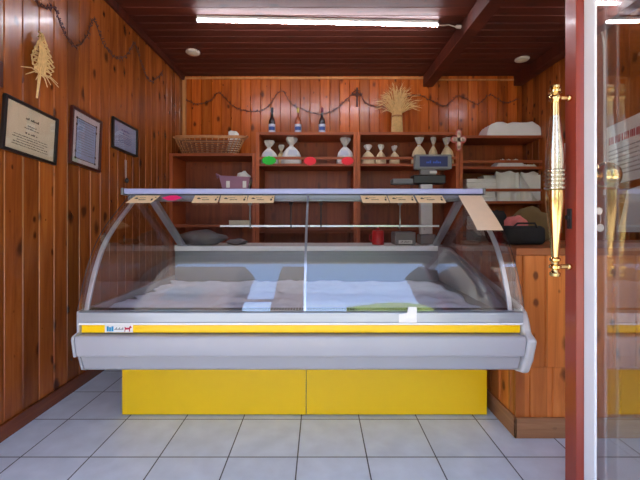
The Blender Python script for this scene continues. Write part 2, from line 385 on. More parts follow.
for x in (-1.07, .88):
    B().lathe([(.022,0),(.022,.012),(.012,.014),(.012,.032)], 14, Matrix.Translation((x, 2.16, 0))).build('foot', m_black, case, smooth=True)
    B().lathe([(.022,0),(.022,.012),(.012,.014),(.012,.032)], 14, Matrix.Translation((x, 2.8, 0))).build('foot', m_black, case, smooth=True)
# glass
ctrl = [(1.718,.700),(1.728,.74),(1.745,.79),(1.768,.85),(1.80,.92),(1.845,.995),(1.90,1.06),(1.965,1.118),(2.04,1.175),(2.115,1.228),(2.19,1.285)]
def catmull(pts, n=4):
    out = []
    for i in range(len(pts)-1):
        p0 = Vector(pts[max(i-1,0)]); p1 = Vector(pts[i]); p2 = Vector(pts[i+1]); p3 = Vector(pts[min(i+2,len(pts)-1)])
        for k in range(n):
            t = k/n
            out.append(tuple(.5*((2*p1)+(p2-p0)*t+(2*p0-5*p1+4*p2-p3)*t*t+(3*p1-p0-3*p2+p3)*t**3)))
    out.append(tuple(pts[-1])); return out
curve = catmull(ctrl)
SEAM = -.072
B().sheet(curve, Lx-.008, SEAM-.002, .006).build('front_glass', [m_gfront, m_gedge], case, smooth=True)
B().sheet(curve, SEAM+.002, Rx+.008, .006).build('front_glass', [m_gfront, m_gedge], case, smooth=True)
def offs(prof, d):
    out = []
    for i, (y, z) in enumerate(prof):
        a = prof[max(i-1,0)]; c = prof[min(i+1,len(prof)-1)]
        t = Vector((c[0]-a[0], c[1]-a[1])).normalized(); out.append((y+t[1]*d, z-t[0]*d))
    return out
B().sheet(offs(curve, .008), SEAM-.006, SEAM+.006, .012, rim=0).build('glass_joint', m_alu, case, smooth=True)
for x in (-1.129, .900):
    B().sheet(offs(curve, .026), x, x+.022, .014, rim=0).build('arch_bar', m_alu, case, bevel=.003)
endpoly = offs(curve, .010)+[(2.5,1.27),(2.86,.93),(2.86,.70)]
B().prism(endpoly, Lx+.0, Lx+.005).build('end_glass', m_gend, case)
B().prism(endpoly, Rx-.006, Rx-.001).build('end_glass', m_gend, case)
B().prism([(1.79,.70),(1.93,.735),(2.1,.785),(2.62,.93),(2.84,.93),(2.84,.66),(1.79,.66)], .915, .946).build('side_lining', m_inner, case, bevel=.008)
B().prism([(1.79,.655),(2.84,.655),(2.84,.645),(1.79,.645)], Lx+.006, .946).build('display_deck', m_inner, case)
B().box((Lx+.006, 2.842, .645), (.946, 2.862, .888)).build('rear_lining', m_inner, case)
B().box((Lx, 2.842, .889), (.95, 3.26, .927)).build('worktop', m_white, case, bevel=.004)
B().box((Lx+.01, 2.864, .60), (.945, 3.2, .888)).build('rear_housing', m_body, case)
# canopy
B().prism([(2.178,1.286),(2.178,1.318),(2.56,1.318),(2.56,1.286)], -1.172, .975).build('canopy', m_canopy, case, bevel=.006)
for x0, x1 in ((-1.19,-1.1725),(.9755,.99)):
    B().box((x0, 2.175, 1.28), (x1, 2.565, 1.322)).build('canopy_end', m_dalu, case, bevel=.005)
b = B(); b.box((-1.16, 2.205, 1.243), (.965, 2.24, 1.2855)); b.box((-1.16, 2.2, 1.252), (.965, 2.21, 1.258))
b.build('canopy_rail', m_dalu, case, bevel=.002)
for x in (-1.105, .885):
    b = B(); d = Vector((0, .50, -.325)).normalized()
    b.prism([(2.30,1.285),(2.36,1.285),(2.90,.928),(2.84,.928)], x, x+.045); b.build('strut', m_alu, case, bevel=.004)
    B().box((x-.03, 2.845, .9275), (x+.07, 2.93, .935)).build('strut_foot', m_alu, case, bevel=.002)
# hung glass shelf
for x0, x1 in ((-.672, SEAM-.003), (SEAM+.003, .80)):
    sh = B().box((x0, 2.46, 1.086), (x1, 2.70, 1.093)).build('glass_shelf', m_gshelf, case)
    B().box((x0, 2.452, 1.083), (x1, 2.4595, 1.096)).build('shelf_edge', m_alu, sh, bevel=.001)
for px in (291, 321, 250, 400):
    x = (px-320)*2.44/F
    b = B(); b.tube([(x, 2.44, 1.285), (x, 2.44, 1.11), (x, 2.445, 1.08), (x, 2.50, 1.0785)], .0045, 8); b.box((x-.012, 2.425, 1.23), (x+.012, 2.45, 1.285))
    b.build('shelf_hanger', m_black if px in (291, 321) else m_dalu, case, smooth=True)
# sticker on the yellow strip
x0 = P(105, 331, 1.735).x; x1 = P(133, 331, 1.735).x
st = B().box((x0, 1.7335, .596), (x1, 1.7352, .631)).build('sticker', m_white, case); st['label'] = 'white sticker with a blue block and a red horse'
ww = x1-x0
b = B()
for i in range(3): b.box((x0+ww*(.07+.085*i), 1.7325, .602), (x0+ww*(.07+.085*i)+ww*.072, 1.7334, .625-.004*(i%2)))
b.build('blue_print', m_cyan, st)
b = B()
for i in range(9): b.box((x0+ww*(.34+.037*i), 1.7325, .608), (x0+ww*(.34+.037*i)+ww*.024, 1.7334, .612+.004*(i%3)))
b.build('grey_lettering', m_greyp, st)
b = B(); hx = x0+ww*.70; s_ = ww*.26
horse = [(.0,.0),(.1,.0),(.14,.32),(.62,.36),(.66,.0),(.76,.0),(.78,.45),(.84,.62),(1.0,.62),(1.0,.74),(.84,.98),(.76,.95),(.62,.66),(.2,.66),(.1,.8),(.0,.72),(.06,.5)]
b.prism([(hx+p[0]*s_, .600+p[1]*.028) for p in horse], 1.7325, 1.7334, 'y'); b.build('red_horse', m_redink, st)

# ------------------------------------------------------------------ wooden counter on the right
cnt = thing('wooden_counter', 'knotty pine serving counter to the right of the display case', 'counter', (1.7, 2.2, 0), world=True)
cx0, cy0 = 1.02, 1.90
planks(cx0, XR-.002, .365, .945, .118, 1.055, lambda u, v, d: (u, cy0+d, v)).build('front_panel', m_counter, cnt)
planks(cx0, XR-.002, .0, .362, .118, 1.095, lambda u, v, d: (u, cy0+.004+d, v)).build('lower_panel', m_counter, cnt)
planks(cy0+.03, 2.62, .0, .945, .118, 1.95, lambda u, v, d: (cx0+d, u, v)).build('side_panel', m_counter_s, cnt)
B().box((cx0+.021, cy0+.03, .01), (XR-.004, 2.6, .945)).build('carcass', m_counter_s, cnt)
B().box((cx0-.004, cy0-.012, .946), (XR-.002, 2.64, .985)).build('top', m_counter_t, cnt, bevel=.004)
b = B(); b.box((cx0-.012, cy0-.014, 0), (XR-.002, cy0-.001, .105)); b.box((cx0-.012, cy0-.014, 0), (cx0-.0005, 2.6, .105))
b.build('baseboard', m_base_c, cnt, bevel=.003)

# ------------------------------------------------------------------ shelving
SY0, SY1 = 3.95, 4.338
def zpx(y, Y=SY0): return EYE+(HY-y)*Y/F
def unit(label, x0, x1, ztop, shelves, rails, toppanel=True, left=True, right=True, uph=None):
    r = thing('shelf_unit', label, 'shelf unit', ((x0+x1)/2, 4.19, 0), group='wooden shelf units along the back wall', world=True)
    t = .036; h = uph or ztop
    a = x0+(t if left else 0); c = x1-(t if right else 0)
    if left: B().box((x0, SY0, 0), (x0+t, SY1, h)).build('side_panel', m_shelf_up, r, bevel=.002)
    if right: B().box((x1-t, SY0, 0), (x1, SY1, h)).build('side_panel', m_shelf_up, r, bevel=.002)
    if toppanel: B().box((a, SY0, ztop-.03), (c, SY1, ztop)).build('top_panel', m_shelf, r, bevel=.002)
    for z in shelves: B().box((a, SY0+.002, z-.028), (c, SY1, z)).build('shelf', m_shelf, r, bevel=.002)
    for z in rails: B().box((a, SY0+.002, z), (c, SY0+.014, z+.03)).build('rail', m_shelf, r, bevel=.002)
    B().box((a, SY1+.001, 0), (c, SY1+.012, h-.03)).build('back_panel', m_shelf_back, r)
    B().box((a, SY0+.03, 0), (c, SY0+.05, .62)).build('cupboard_front', m_shelf_back, r)
    return r
ZT, ZM = 2.082, 1.741
ZLt, ZL2 = 1.852, 1.47
ZR1, ZR2, ZR3 = 2.046, 1.71, 1.335
unit('low wooden shelf unit in the left corner under the wicker basket', XL+.002, -.697, ZLt, [ZL2, 1.08], [], uph=ZLt)
unit('wooden shelf unit topped by the three bottles', -.694, .398, ZT, [ZM, 1.36, 1.02], [ZM+.045, 1.0])
unit('wooden shelf unit topped by the sheaf of wheat', .401, 1.508, ZT, [ZM, 1.36, 1.02], [ZM+.045, 1.0])
unit('wooden shelf unit in the right corner holding white papers and parcels', 1.511, XR-.002, ZR1, [ZR2, ZR3, .95], [ZR2+.04, ZR3+.105], right=False, uph=ZR1)

# ------------------------------------------------------------------ lights of the room
pA, pB = P(198, 20.3, 3.085), P(437, 25.3, 3.163)
def strip(label, a, c, cable):
    a = Vector(a); c = Vector(c)
    r = thing('led_strip_light', label, 'light', ((a.x+c.x)/2, (a.y+c.y)/2, ZC-.06), group='strip lights on the ceiling', world=True)
    B().tube([a, c], .0105, 12).build('diffuser', m_led, r, smooth=True)
    d = (c-a).normalized(); q = Vector((-d.y, d.x, 0))
    b = B(); v = []
    for p in (a-d*.006, c+d*.006):
        for s in (-1, 1):
            for z in (.0095, ZC-a.z): v.append(b.bm.verts.new(p+q*s*.017+Vector((0,0,z))))
    bmesh.ops.convex_hull(b.bm, input=v); b.build('housing', m_white, r)
    for p, s in ((a, -1), (c, 1)): B().tube([p+d*s*.001, p+d*s*.014], .0165, 12).build('end_cap', m_white, r, smooth=True)
    if cable:
        e = P(459, 27, 3.19); k = c+d*.014
        B().tube([k, k+Vector((.05,.0,.0)), (k+e)/2+Vector((0,0,.012)), e-Vector((.03,0,0))], .005, 8).build('cable', m_cable, r, smooth=True)
        B().tube([e-Vector((.035,0,-.002)), e-Vector((.02,0,-.004)), e+Vector((.02,0,0)), e+Vector((.035,0,.004))], [.006,.016,.016,.006], 10).build('plug', m_cable, r, smooth=True)
    return r
strip('bright white tube light running across the ceiling above the display case', pA, pB, True)
strip('short bright strip light on the ceiling behind the glass door', (2.05, 2.86, 2.825), (2.38, 2.86, 2.825), False)
for (px, py), lb in (((193, 51.5), 'small round ceiling fitting near the left wall'), ((522, 58.5), 'small round ceiling fitting near the right wall')):
    Y = F*(ZC-EYE)/(HY-py); p = P(px, py, Y)
    r = thing('ceiling_spotlight', lb, 'ceiling light', (p.x, p.y, ZC), group='round ceiling fittings')
    B().lathe([(.07,-.001),(.072,-.012),(.062,-.022),(.05,-.024)], 28).build('ring', m_cable, r, smooth=True)
    B().lathe([(.049,-.0245),(.03,-.031),(.004,-.033)], 24).build('lens', m_cream, r, smooth=True)

# ------------------------------------------------------------------ certificates on the left wall
def lines(b, rows, y0, mi=0):
    """rows: (u centre, v, width, height); a row of letter-sized marks"""
    rr = random.Random(3)
    for u, v, wd, hh in rows:
        x = u-wd/2
        while x < u+wd/2:
            n = rr.randint(2, 7)
            for k in range(n):
                if x > u+wd/2: break
                q = hh*rr.choice((.6,.6,.6,1)); b.box((x, y0-.0006, v), (x+hh*.42, y0, v+q)); x += hh*.62
            x += hh*.6
def picture(label, Yc, Zc, wd, ht, tilt, mframe, msheet, kind, fw=.016):
    r = thing('framed_certificate', label, 'certificate', (XL+.001, Yc, Zc), (0, math.radians(tilt), math.pi/2), 'framed certificates on the left wall')
    b = B(); a, c = wd/2, ht/2
    for q in ([(-a,-c),(a,-c),(a-fw,-c+fw),(-a+fw,-c+fw)], [(a,-c),(a,c),(a-fw,c-fw),(a-fw,-c+fw)], [(a,c),(-a,c),(-a+fw,c-fw),(a-fw,c-fw)], [(-a,c),(-a,-c),(-a+fw,-c+fw),(-a+fw,c-fw)]):
        b.prism(q, -.02, 0, 'y')
    b.build('frame', mframe, r, bevel=.002)
    B().box((-a+fw,-.008,-c+fw), (a-fw,-.001,c-fw)).build('sheet', msheet, r)
    b = B()
    if kind == 'wide':
        rows = [(.0,c-.085,.09,.014),(.0,c-.12,.06,.006),(.0,c-.135,.1,.006),(.0,c-.165,.085,.010)]+[(.0,c-.185-.014*i,wd*(.62,.66,.5)[i%3],.0055) for i in range(5)]
        lines(b, rows, -.0085); b.build('lettering', m_ink, r)
    elif kind == 'tall':
        B().box((-a*.62,-.0095,-c*.72), (a*.62,-.0082,c*.66)).build('blue_print', m_bluepaper, r)
        for s in (-1, 1): b.box((s*a*.64-.002,-.0105,-c*.74), (s*a*.64+.002,-.0084,c*.68))
        for z in (-c*.74, c*.68): b.box((-a*.64,-.0105,z-.002), (a*.64,-.0084,z+.002))
        for sx in (-1, 1):
            for z in (-c*.74, -c*.5, c*.44, c*.68): b.box((sx*a*.64-.007,-.0108,z-.007), (sx*a*.64+.007,-.0085,z+.007))
        b.build('ornamental_border', m_ink, r)
        b = B(); lines(b, [(0, c*.58-.018*i, a*1.05*(1,.9,.95)[i%3], .006) for i in range(13)], -.0098); b.build('lettering', m_greyp, r)
    else:
        lines(b, [(.0,c-.075,.12,.012),(.0,c-.10,.16,.007)]+[(.0,c-.12-.013*i,.2,.005) for i in range(5)], -.0085); b.build('lettering', m_blueink, r)
    B().box((-a+fw,-.0135,-c+fw), (a-fw,-.0115,c-fw)).build('pane', m_gpict, r)
    return r
picture('black framed cream certificate with centred text, largest on the left wall', 2.058, 1.624, .384, .29, 4.6, m_blackwood, m_cream, 'wide')
picture('tall dark red framed print with a blue panel between the other two certificates', 2.538, 1.68, .328, .384, 4.0, m_brownframe, m_mount, 'tall', .018)
picture('small black framed pale blue certificate nearest the back corner', 3.047, 1.815, .385, .247, 1.8, m_blackwood, m_bluepaper, 'small')
r = thing('picture_frame', 'brown picture frame cut off by the left edge of the view', 'picture frame', (XL+.001, 1.67, 1.87), (0, 0, math.pi/2))
b = B()
for q in ([(-.19,-.065),(.19,-.065),(.17,-.045),(-.17,-.045)], [(.19,-.065),(.19,.065),(.17,.045),(.17,-.045)], [(.19,.065),(-.19,.065),(-.17,.045),(.17,.045)], [(-.19,.065),(-.19,-.065),(-.17,-.045),(-.17,.045)]): b.prism(q, -.02, 0, 'y')
b.build('frame', m_brownframe, r, bevel=.002); B().box((-.17,-.008,-.045), (.17,-.001,.045)).build('sheet', m_cream, r)
# hook with hanging pendant below the small certificate
Yp = XL*F/(125-320)
r = thing('hanging_pendant', 'thin wire with a small dark pendant hanging below the blue certificate', 'pendant', (XL+.006, Yp, zpx(160, Yp)))
b = B(); L_ = (183-160)*Yp/F
b.tube([(0,-.01,0),(.004,-.012,-L_*.8)], .0016, 6); b.tube([(0,.012,0),(.004,.004,-L_*.8)], .0016, 6); b.build('wire', m_cable, r)
B().lathe([(.002,-L_),(.014,-L_*.95),(.016,-L_*.86),(.004,-L_*.78)], 12, Matrix.Translation((.012,-.004,0)) ).build('charm', m_black, r, smooth=True)

# ------------------------------------------------------------------ straw ornament on the left wall
Yo = XL*F/(35-320); c0 = Vector((XL+.02, Yo, zpx(73, Yo)))
r = thing('straw_ornament', 'woven straw corn ornament hanging high on the left wall', 'ornament', c0)
b = B(); H = (73-35)*Yo/F
for k in range(8):
    u = k/7; z = H*(.04+.84*u); wd = .088*(1-u**1.7)*(.62+.38*min(1, u*4))+.008
    for sgn in (-1, 1):
        b.tube([(0.0, 0, z+.045), (.022, sgn*wd*.6, z+.030), (.028, sgn*wd, z+.004), (.018, sgn*wd*.8, z-.010), (.004, 0, z-.002)], .0052, 6)
for k in range(5): b.tube([(.012, (k-2)*.016, 0), (.03, (k-2)*.012, H*.5), (.008, 0, H*(1-.02*abs(k-2)))], .0055, 6)
b.build('plaited_straw', m_straw, r, smooth=True)
b = B()
for a in (-75, -50, -20, 25, 48, 70, 82):
    q = math.radians(a); ln = .13+.03*math.sin(a); b.tube([(.006,0,0),(.016,math.sin(q)*ln*.5,-math.cos(q)*ln*.28+.012),(.012,math.sin(q)*ln,-math.cos(q)*ln*.55)], [.004,.0035,.002], 5)
b.tube([(.008,0,0),(.01,-.012,-.07),(.006,-.02,-.15)], [.009,.007,.005], 6)
b.build('straw_tails', m_straw, r, smooth=True)

# ------------------------------------------------------------------ garlands
def garland(label, pts, seed, normal):
    rr = random.Random(seed); sp = []
    n = len(pts)
    for i in range(n-1):
        p0,p1,p2,p3 = (Vector(pts[j]) for j in (max(i-1,0), i, i+1, min(i+2,n-1)))
        for k in range(10):
            t = k/10; sp.append(.5*((2*p1)+(p2-p0)*t+(2*p0-5*p1+4*p2-p3)*t*t+(3*p1-p0-3*p2+p3)*t**3))
    sp.append(Vector(pts[-1]))
    r = thing('vine_garland', label, 'garland', sp[0], world=True, group='garlands strung along the walls')
    b = B(); b.tube(sp, .0028, 6); b.build('stem', m_vine, r, smooth=True)
    b = B()
    for i, p in enumerate(sp[:-1]):
        for q in range(2):
            d = Vector((rr.uniform(-1,1), rr.uniform(-1,1), rr.uniform(-1,1))); d -= normal*d.dot(normal)
            if d.length < .2: continue
            d = d.normalized()*rr.uniform(.012,.034)
            m_ = p+d*.5+normal*.008
            b.tube([p, m_, p+d+normal*.004], [.0015,.0036,.0006], 5)
    b.build('leaves', m_vine, r)
gl = [(20,-20),(38,6),(52,8),(60,28),(72,46),(84,38),(92,20),(102,44),(115,58),(126,54),(133,44),(140,64),(148,81),(157,77),(161,72)]
garland('thin dark vine garland looped along the top of the left wall', [(XL+.012, XL*F/(x-320)*-1*-1, EYE+(HY-y)*(XL*F/(x-320))/F) for x, y in gl], 1, Vector((1,0,0)))
gb = [(186,100),(197,104),(210,101),(219,93),(232,105),(247,111),(265,109),(281,91),(292,104),(310,112),(322,114),(335,110),(347,99),(358,90),(366,103),(384,107),(402,99),(417,95),(430,100),(445,106),(459,96),(477,104),(490,95),(505,103),(518,99)]
garland('thin dark vine garland looped along the back wall above the shelves', [(P(x, y, YB-.012)) for x, y in gb], 2, Vector((0,-1,0)))

# ------------------------------------------------------------------ crosses
p = P(357, 107, YB)
b = B(); b.box((-.012,-.014,0), (.012,0,.23)); b.box((-.062,-.014,.135), (.062,0,.16)); b.box((-.018,-.017,.12),(.018,-.001,.175))
o = b.build('wall_cross', m_vine, bevel=.003); o.location = (p.x, YB-.001, p.z); tag(o, 'small dark wooden cross on the back wall beside the wheat', 'cross')
p = P(459, 150, SY0-.02)
r = thing('ornamental_cross', 'pink and white ornamental cross on the shelf post right of the bags', 'cross', (p.x, SY0-.001, p.z+.01)); r.scale = (.74, 1, .92)
def budded(k, y0, y1):
    b = B(); h = .19; cx, cz = 0, .115
    b.box((-.04*k, y0, cz-.10), (.04*k, y1, cz+.075)); b.box((-.07, y0, cz-.04*k), (.07, y1, cz+.04*k))
    for (u, v) in ((0,.08),(0,-.10),(.072,0),(-.072,0)):
        M = Matrix.Translation((u, (y0+y1)/2, cz+v)) @ Matrix.Rotation(math.pi/2, 4, 'X'); b.lathe([(.039*k,-(y1-y0)/2*1.0),(.039*k,(y1-y0)/2)], 16, M)
    return b
budded(1, -.014, 0).build('backing', m_skinpink, r, bevel=.002); budded(.6, -.018, -.0142).build('face', mat('pale_pink_enamel', srgb(236,206,190), .5), r)

# ------------------------------------------------------------------ bottles on the shelf top
def bottle(label, x, mg, mcap, h=.315):
    r = thing('bottle', label, 'bottle', (x, 4.12, ZT), group='bottles on top of the shelf unit')
    B().lathe([(.03,0),(.036,.004),(.037,.02),(.037,.150),(.034,.170),(.022,.195),(.0145,.215),(.0135,h-.055)], 24).build('glass_body', mg, r, smooth=True)
    B().lathe([(.0138,h-.058),(.0150,h-.056),(.0150,h-.006),(.0125,h)], 20).build('capsule', mcap, r, smooth=True)
    M = Matrix.Identity(4)
    B().lathe([(.0376,.026),(.0376,.125)], 24).build('label', m_label, r, smooth=True)
    B().lathe([(.0380,.055),(.0380,.095)], 24, fn=lambda R,z,a: R if abs((a-1.5*math.pi)) < 1.2 else R-.002).build('label_print', m_blueink, r, smooth=True)
    return r
bottle('dark wine bottle with black cap, left of the three bottles', P(272,0,4.12).x, m_bottle_d, m_black)
bottle('amber bottle with yellow cap between the two dark bottles', P(298,0,4.12).x, m_bottle_a, m_gold)
bottle('dark wine bottle with red cap, right of the three bottles', P(322,0,4.12).x, m_bottle_d, m_redfoil)

# ------------------------------------------------------------------ wheat sheaf
p = P(397, 131, 4.14)
r = thing('wheat_sheaf', 'tied sheaf of dried wheat standing on the shelf top', 'wheat sheaf', (p.x, 4.14, ZT))
b = B(); e = B(); rr = random.Random(5)
for i in range(125):
    a = rr.uniform(0, 2*math.pi); q = math.sqrt(rr.random()); r0 = .066*q
    sp = rr.uniform(.75, 1.05)*q**1.3; tx, ty = math.cos(a)*sp*.235, math.sin(a)*sp*.10
    top = .53-.17*(q**3)+rr.uniform(-.09,.03)
    base = Vector((math.cos(a)*r0, math.sin(a)*r0*.8, 0)); tie = Vector((math.cos(a)*r0*.85, math.sin(a)*r0*.7, .26))
    mid = Vector((tx*.45+math.cos(a)*r0*.5, ty*.5, .26+(top-.26)*.6)); end = Vector((tx*.9, ty*.9, top)); tip = end+Vector((tx*.45, ty*.3, .075*(1-q*1.3)+rr.uniform(-.02,.03)))
    b.tube([base, tie, mid, end], .0028, 4); e.tube([end, end+(tip-end)*.35, tip], [.002,.0036,.0008], 5)
    for sgn in (-1, 1): e.tube([end, tip+Vector((sgn*rr.uniform(.005,.03), 0, rr.uniform(-.02,.04)))], [.0012,.0004], 3)
b.build('stalks', m_straw, r); e.build('ears', m_straw, r)
B().lathe([(.060,.215),(.064,.218),(.064,.228),(.060,.232)], 20, sy=.85).build('twine', m_wicker, r, smooth=True)

# ------------------------------------------------------------------ tied bags
def bag(name, label, loc, h, rad, mbody, group, lab=False):
    r = thing(name, label, 'bag', loc, group=group)
    rr = random.Random(int(h*1000))
    f = lambda R, z, a: R*(1+.05*math.sin(3*a+z*20)+.04*math.sin(7*a))
    B().lathe([(rad*.8,0),(rad*.98,h*.03),(rad,h*.14),(rad*.95,h*.3),(rad*.8,h*.45),(rad*.5,h*.57),(rad*.2,h*.66)], 22, sy=.62, fn=f).build('filled_body', mbody, r, smooth=True, angle=80)
    B().lathe([(rad*.34,h*.615),(rad*.21,h*.665),(rad*.17,h*.70),(rad*.30,h*.74),(rad*.46,h*.82),(rad*.52,h*.90),(rad*.45,h*.97),(rad*.32,h*.99),(rad*.2,h*.93),(.002,h*.90)], 22, sy=.6,
              fn=lambda R, z, a: R*(1+.38*math.sin(5*a+z*30)*max(0,(z/h-.7))*3.3)).build('gathered_top', m_plastic, r, smooth=True, angle=80)
    B().lathe([(rad*.19,h*.675),(rad*.215,h*.68),(rad*.215,h*.70),(rad*.19,h*.705)], 16, sy=.7).build('tie', m_straw if not lab else m_white, r, smooth=True)
    if lab:
        b = B(); b.prism([(-rad*.5,h*.32),(rad*.5,h*.32),(rad*.36,h*.5),(-rad*.36,h*.5)], -rad*.605, -rad*.55, 'y'); b.build('label', m_label, r)
    return r
sx = lambda px, Y=4.08: (px-320)*Y/F
G1 = 'tied bags on the shelf under the bottles'; G2 = 'tied bags on the shelf under the wheat'
w1 = bag('tied_bag', 'white tied bag behind the green tag', (sx(269), 4.08, ZM), .285, .098, m_whitebag, G1, True)
dup(w1, (sx(291.5), 4.07, ZM), 'white tied bag standing right of the bag with the green tag', (0,0,.3), (1.15,1.1,1.12))
dup(w1, (sx(345), 4.08, ZM), 'white tied bag behind the red tag at the right end of its shelf', (0,0,-.2), (1.02,1,1.1))
bag('tied_bag', 'small beige bag squeezed between the two big white bags', (sx(280.5), 4.16, ZM), .25, .06, m_flour, G1)
s1 = bag('tied_bag', 'small bag of pale dry goods, leftmost of the three small ones', (sx(368), 4.08, ZM), .235, .078, m_flour, G2)
dup(s1, (sx(381), 4.08, ZM), 'small bag of pale dry goods, middle of the three small ones', (0,0,.8))
dup(s1, (sx(394.5), 4.08, ZM), 'small bag of pale dry goods with wide base, rightmost of the three small ones', (0,.06,1.7), (1.12,1.05,.95))
t1 = bag('tied_bag', 'tall bag of pale dry goods next to the small bags', (sx(419), 4.08, ZM), .335, .086, m_flour, G2)
dup(t1, (sx(433.3), 4.08, ZM), 'tall bag of pale dry goods, middle of the three tall ones', (0,0,1.1), (1,1,.97))
dup(t1, (sx(447), 4.08, ZM), 'tall bag of pale dry goods beside the ornamental cross', (0,.03,2.0), (1.08,1,.97))
def blob(name, label, px, py, wpx, hpx, Y, m, cat='price tag', group=None, rot=0):
    p = P(px, py, Y); a, c = wpx*Y/F/2, hpx*Y/F/2
    pts = []
    for k in range(28):
        q = 2*math.pi*k/28; s = 1 if k % 2 else .88; pts.append((a*math.cos(q)*s, c*math.sin(q)*s))
    o = B().prism(pts, -.0025, 0, 'y').build(name, m); o.location = p; o.rotation_euler = (0, rot, 0)
    return tag(o, label, cat, group)
blob('shelf_tag', 'bright green oval tag on the rail before the left white bag', 269, 160.5, 15, 9, SY0-.003, m_green, group='neon tags on the shelf rail')
blob('shelf_tag', 'bright red oval tag on the rail between the white bags', 310, 161, 13, 9, SY0-.003, m_redcard, group='neon tags on the shelf rail')
blob('shelf_tag', 'bright red oval tag before the white bag at the right', 347.5, 161, 13, 8.5, SY0-.003, m_redcard, group='neon tags on the shelf rail')

# ------------------------------------------------------------------ wicker basket
p = P(210, 153, 4.1)
r = thing('wicker_basket', 'long oval wicker basket on top of the left corner shelf', 'basket', (p.x, 4.10, ZLt))
RX, RY, HB = .385, .13, .19
b = B()
def ring(z, k, rr_, ph=0, wav=0, n=72):
    pts = []
    for i in range(n+1):
        a = 2*math.pi*i/n; q = k+wav*math.cos(a*18+ph)
        zz = z+.02*(abs(math.cos(a))**3)*(z/HB)
        pts.append((RX*math.cos(a)*q, RY*math.sin(a)*(q+.05), zz))
    b.tube(pts, rr_, 6, cap=False)
for i in range(7): ring(.012+i*.022, .80+.16*(i/7), .0075, ph=math.pi*(i%2), wav=.012)
b.build('weave', m_wicker_d, r, smooth=True)
b = B()
for i in range(36):
    a = 2*math.pi*i/36; b.tube([(RX*.78*math.cos(a), RY*.82*math.sin(a), .006), (RX*.9*math.cos(a), RY*.95*math.sin(a), .10), (RX*math.cos(a), RY*1.03*math.sin(a), HB*.95)], .0055, 6)
b.build('stakes', m_wicker, r, smooth=True)
b = B()
for j in range(2): ring(HB-.012+j*.012, 1.0, .011, ph=j*2, wav=.006)
b.build('rim', m_wicker, r, smooth=True)
B().lathe([(RX*.8,.004),(RX*.8,.012)], 40, sy=RY/RX).build('bottom', m_wicker_d, r)
b = B(); rnd = random.Random(4)
for s in (-1, 1): b.tube([(s*RX*.98, -.05, HB), (s*(RX+.035), -.02, HB+.025), (s*(RX+.035), .02, HB+.025), (s*RX*.98, .05, HB)], .009, 8)
b.build('handles', m_wicker, r, smooth=True)
def crumple(name, label, loc, size, m, cat, seed, sub=2, group=None, squash=1):
    bm = bmesh.new(); bmesh.ops.create_icosphere(bm, subdivisions=3, radius=.5); rr = random.Random(seed)
    k = [Vector((rr.uniform(-1,1), rr.uniform(-1,1), rr.uniform(-1,1))).normalized()*rr.uniform(4,9) for _ in range(6)]
    for v in bm.verts:
        d = v.co.normalized(); f = 1+sum(.07*math.sin(d.dot(q)+i) for i, q in enumerate(k))
        v.co = Vector((d.x*.5*f, d.y*.5*f, max(-.42, d.z*.5*f)))
    zs = min(v.co.z for v in bm.verts); zt = max(v.co.z for v in bm.verts)
    for v in bm.verts: v.co = Vector((v.co.x*size[0], v.co.y*size[1], (v.co.z-zs)/(zt-zs)*size[2]))
    bb = B(); bb.bm.free(); bb.bm = bm
    o = bb.build(name, m, smooth=True, angle=50); o.location = loc
    return tag(o, label, cat, group)
m_leaf = mat('bush_leaves', srgb(96,120,52), .8, bump=1, bscale=9, var=.35, vscale=6)
crumple('bush', 'green bush across the street, mirrored low in the right pane of the case glass', (1.75, -5.6, -.02), (2.4,1.6,3.5), m_leaf, 'bush', 41)
crumple('crumpled_paper', 'crumpled white paper poking out of the wicker basket', (sx(233.5, 4.10), 4.11, ZLt+.014), (.13,.11,.27), m_paper, 'paper', 3)
b = B()
for i in range(3): b.box((-.30, -.085+.06*i, .014+.003*i), (.30, -.04+.06*i, .15+.015*i))
# purple tray with tissue
p = P(236, 188, 4.05)
r = thing('purple_gift_box', 'purple gift tray on the lower left shelf under the basket', 'box', (p.x, 4.06, ZL2))
a = .17
b = B()
b.prism([(-a*.78,0),(a*.82,0),(a*1.0,.13),(-a*1.0,.145)], -.085, -.08, 'y'); b.prism([(-a*.78,0),(a*.82,0),(a*1.0,.13),(-a*1.0,.145)], .08, .085, 'y')
b.box((-a*.78,-.08,0), (a*.82,.08,.006)); b.prism([(-a*.78,0),(-a*1.0,.145),(-a*.97,.145),(-a*.74,0)], -.08, .08, 'y'); b.prism([(a*.82,0),(a*1.0,.13),(a*.97,.13),(a*.78,0)], -.08, .08, 'y')
b.build('tray', m_purple, r)
B().tube([(-a*1.0,0,.14),(-a*1.3,0,.17),(-a*1.15,-.03,.13)], .012, 8).build('handle', m_purple, r, smooth=True)
for x in (-.07, .11): 
    B().box((x-.02,-.088,.012), (x+.02,-.0855,.085)).build('white_card', m_paper, r)
crumple('tissue_paper', 'white tissue paper bunched on the purple tray', (p.x+.08, 4.06, ZL2+.007), (.17,.12,.20), m_paper, 'paper', 8)

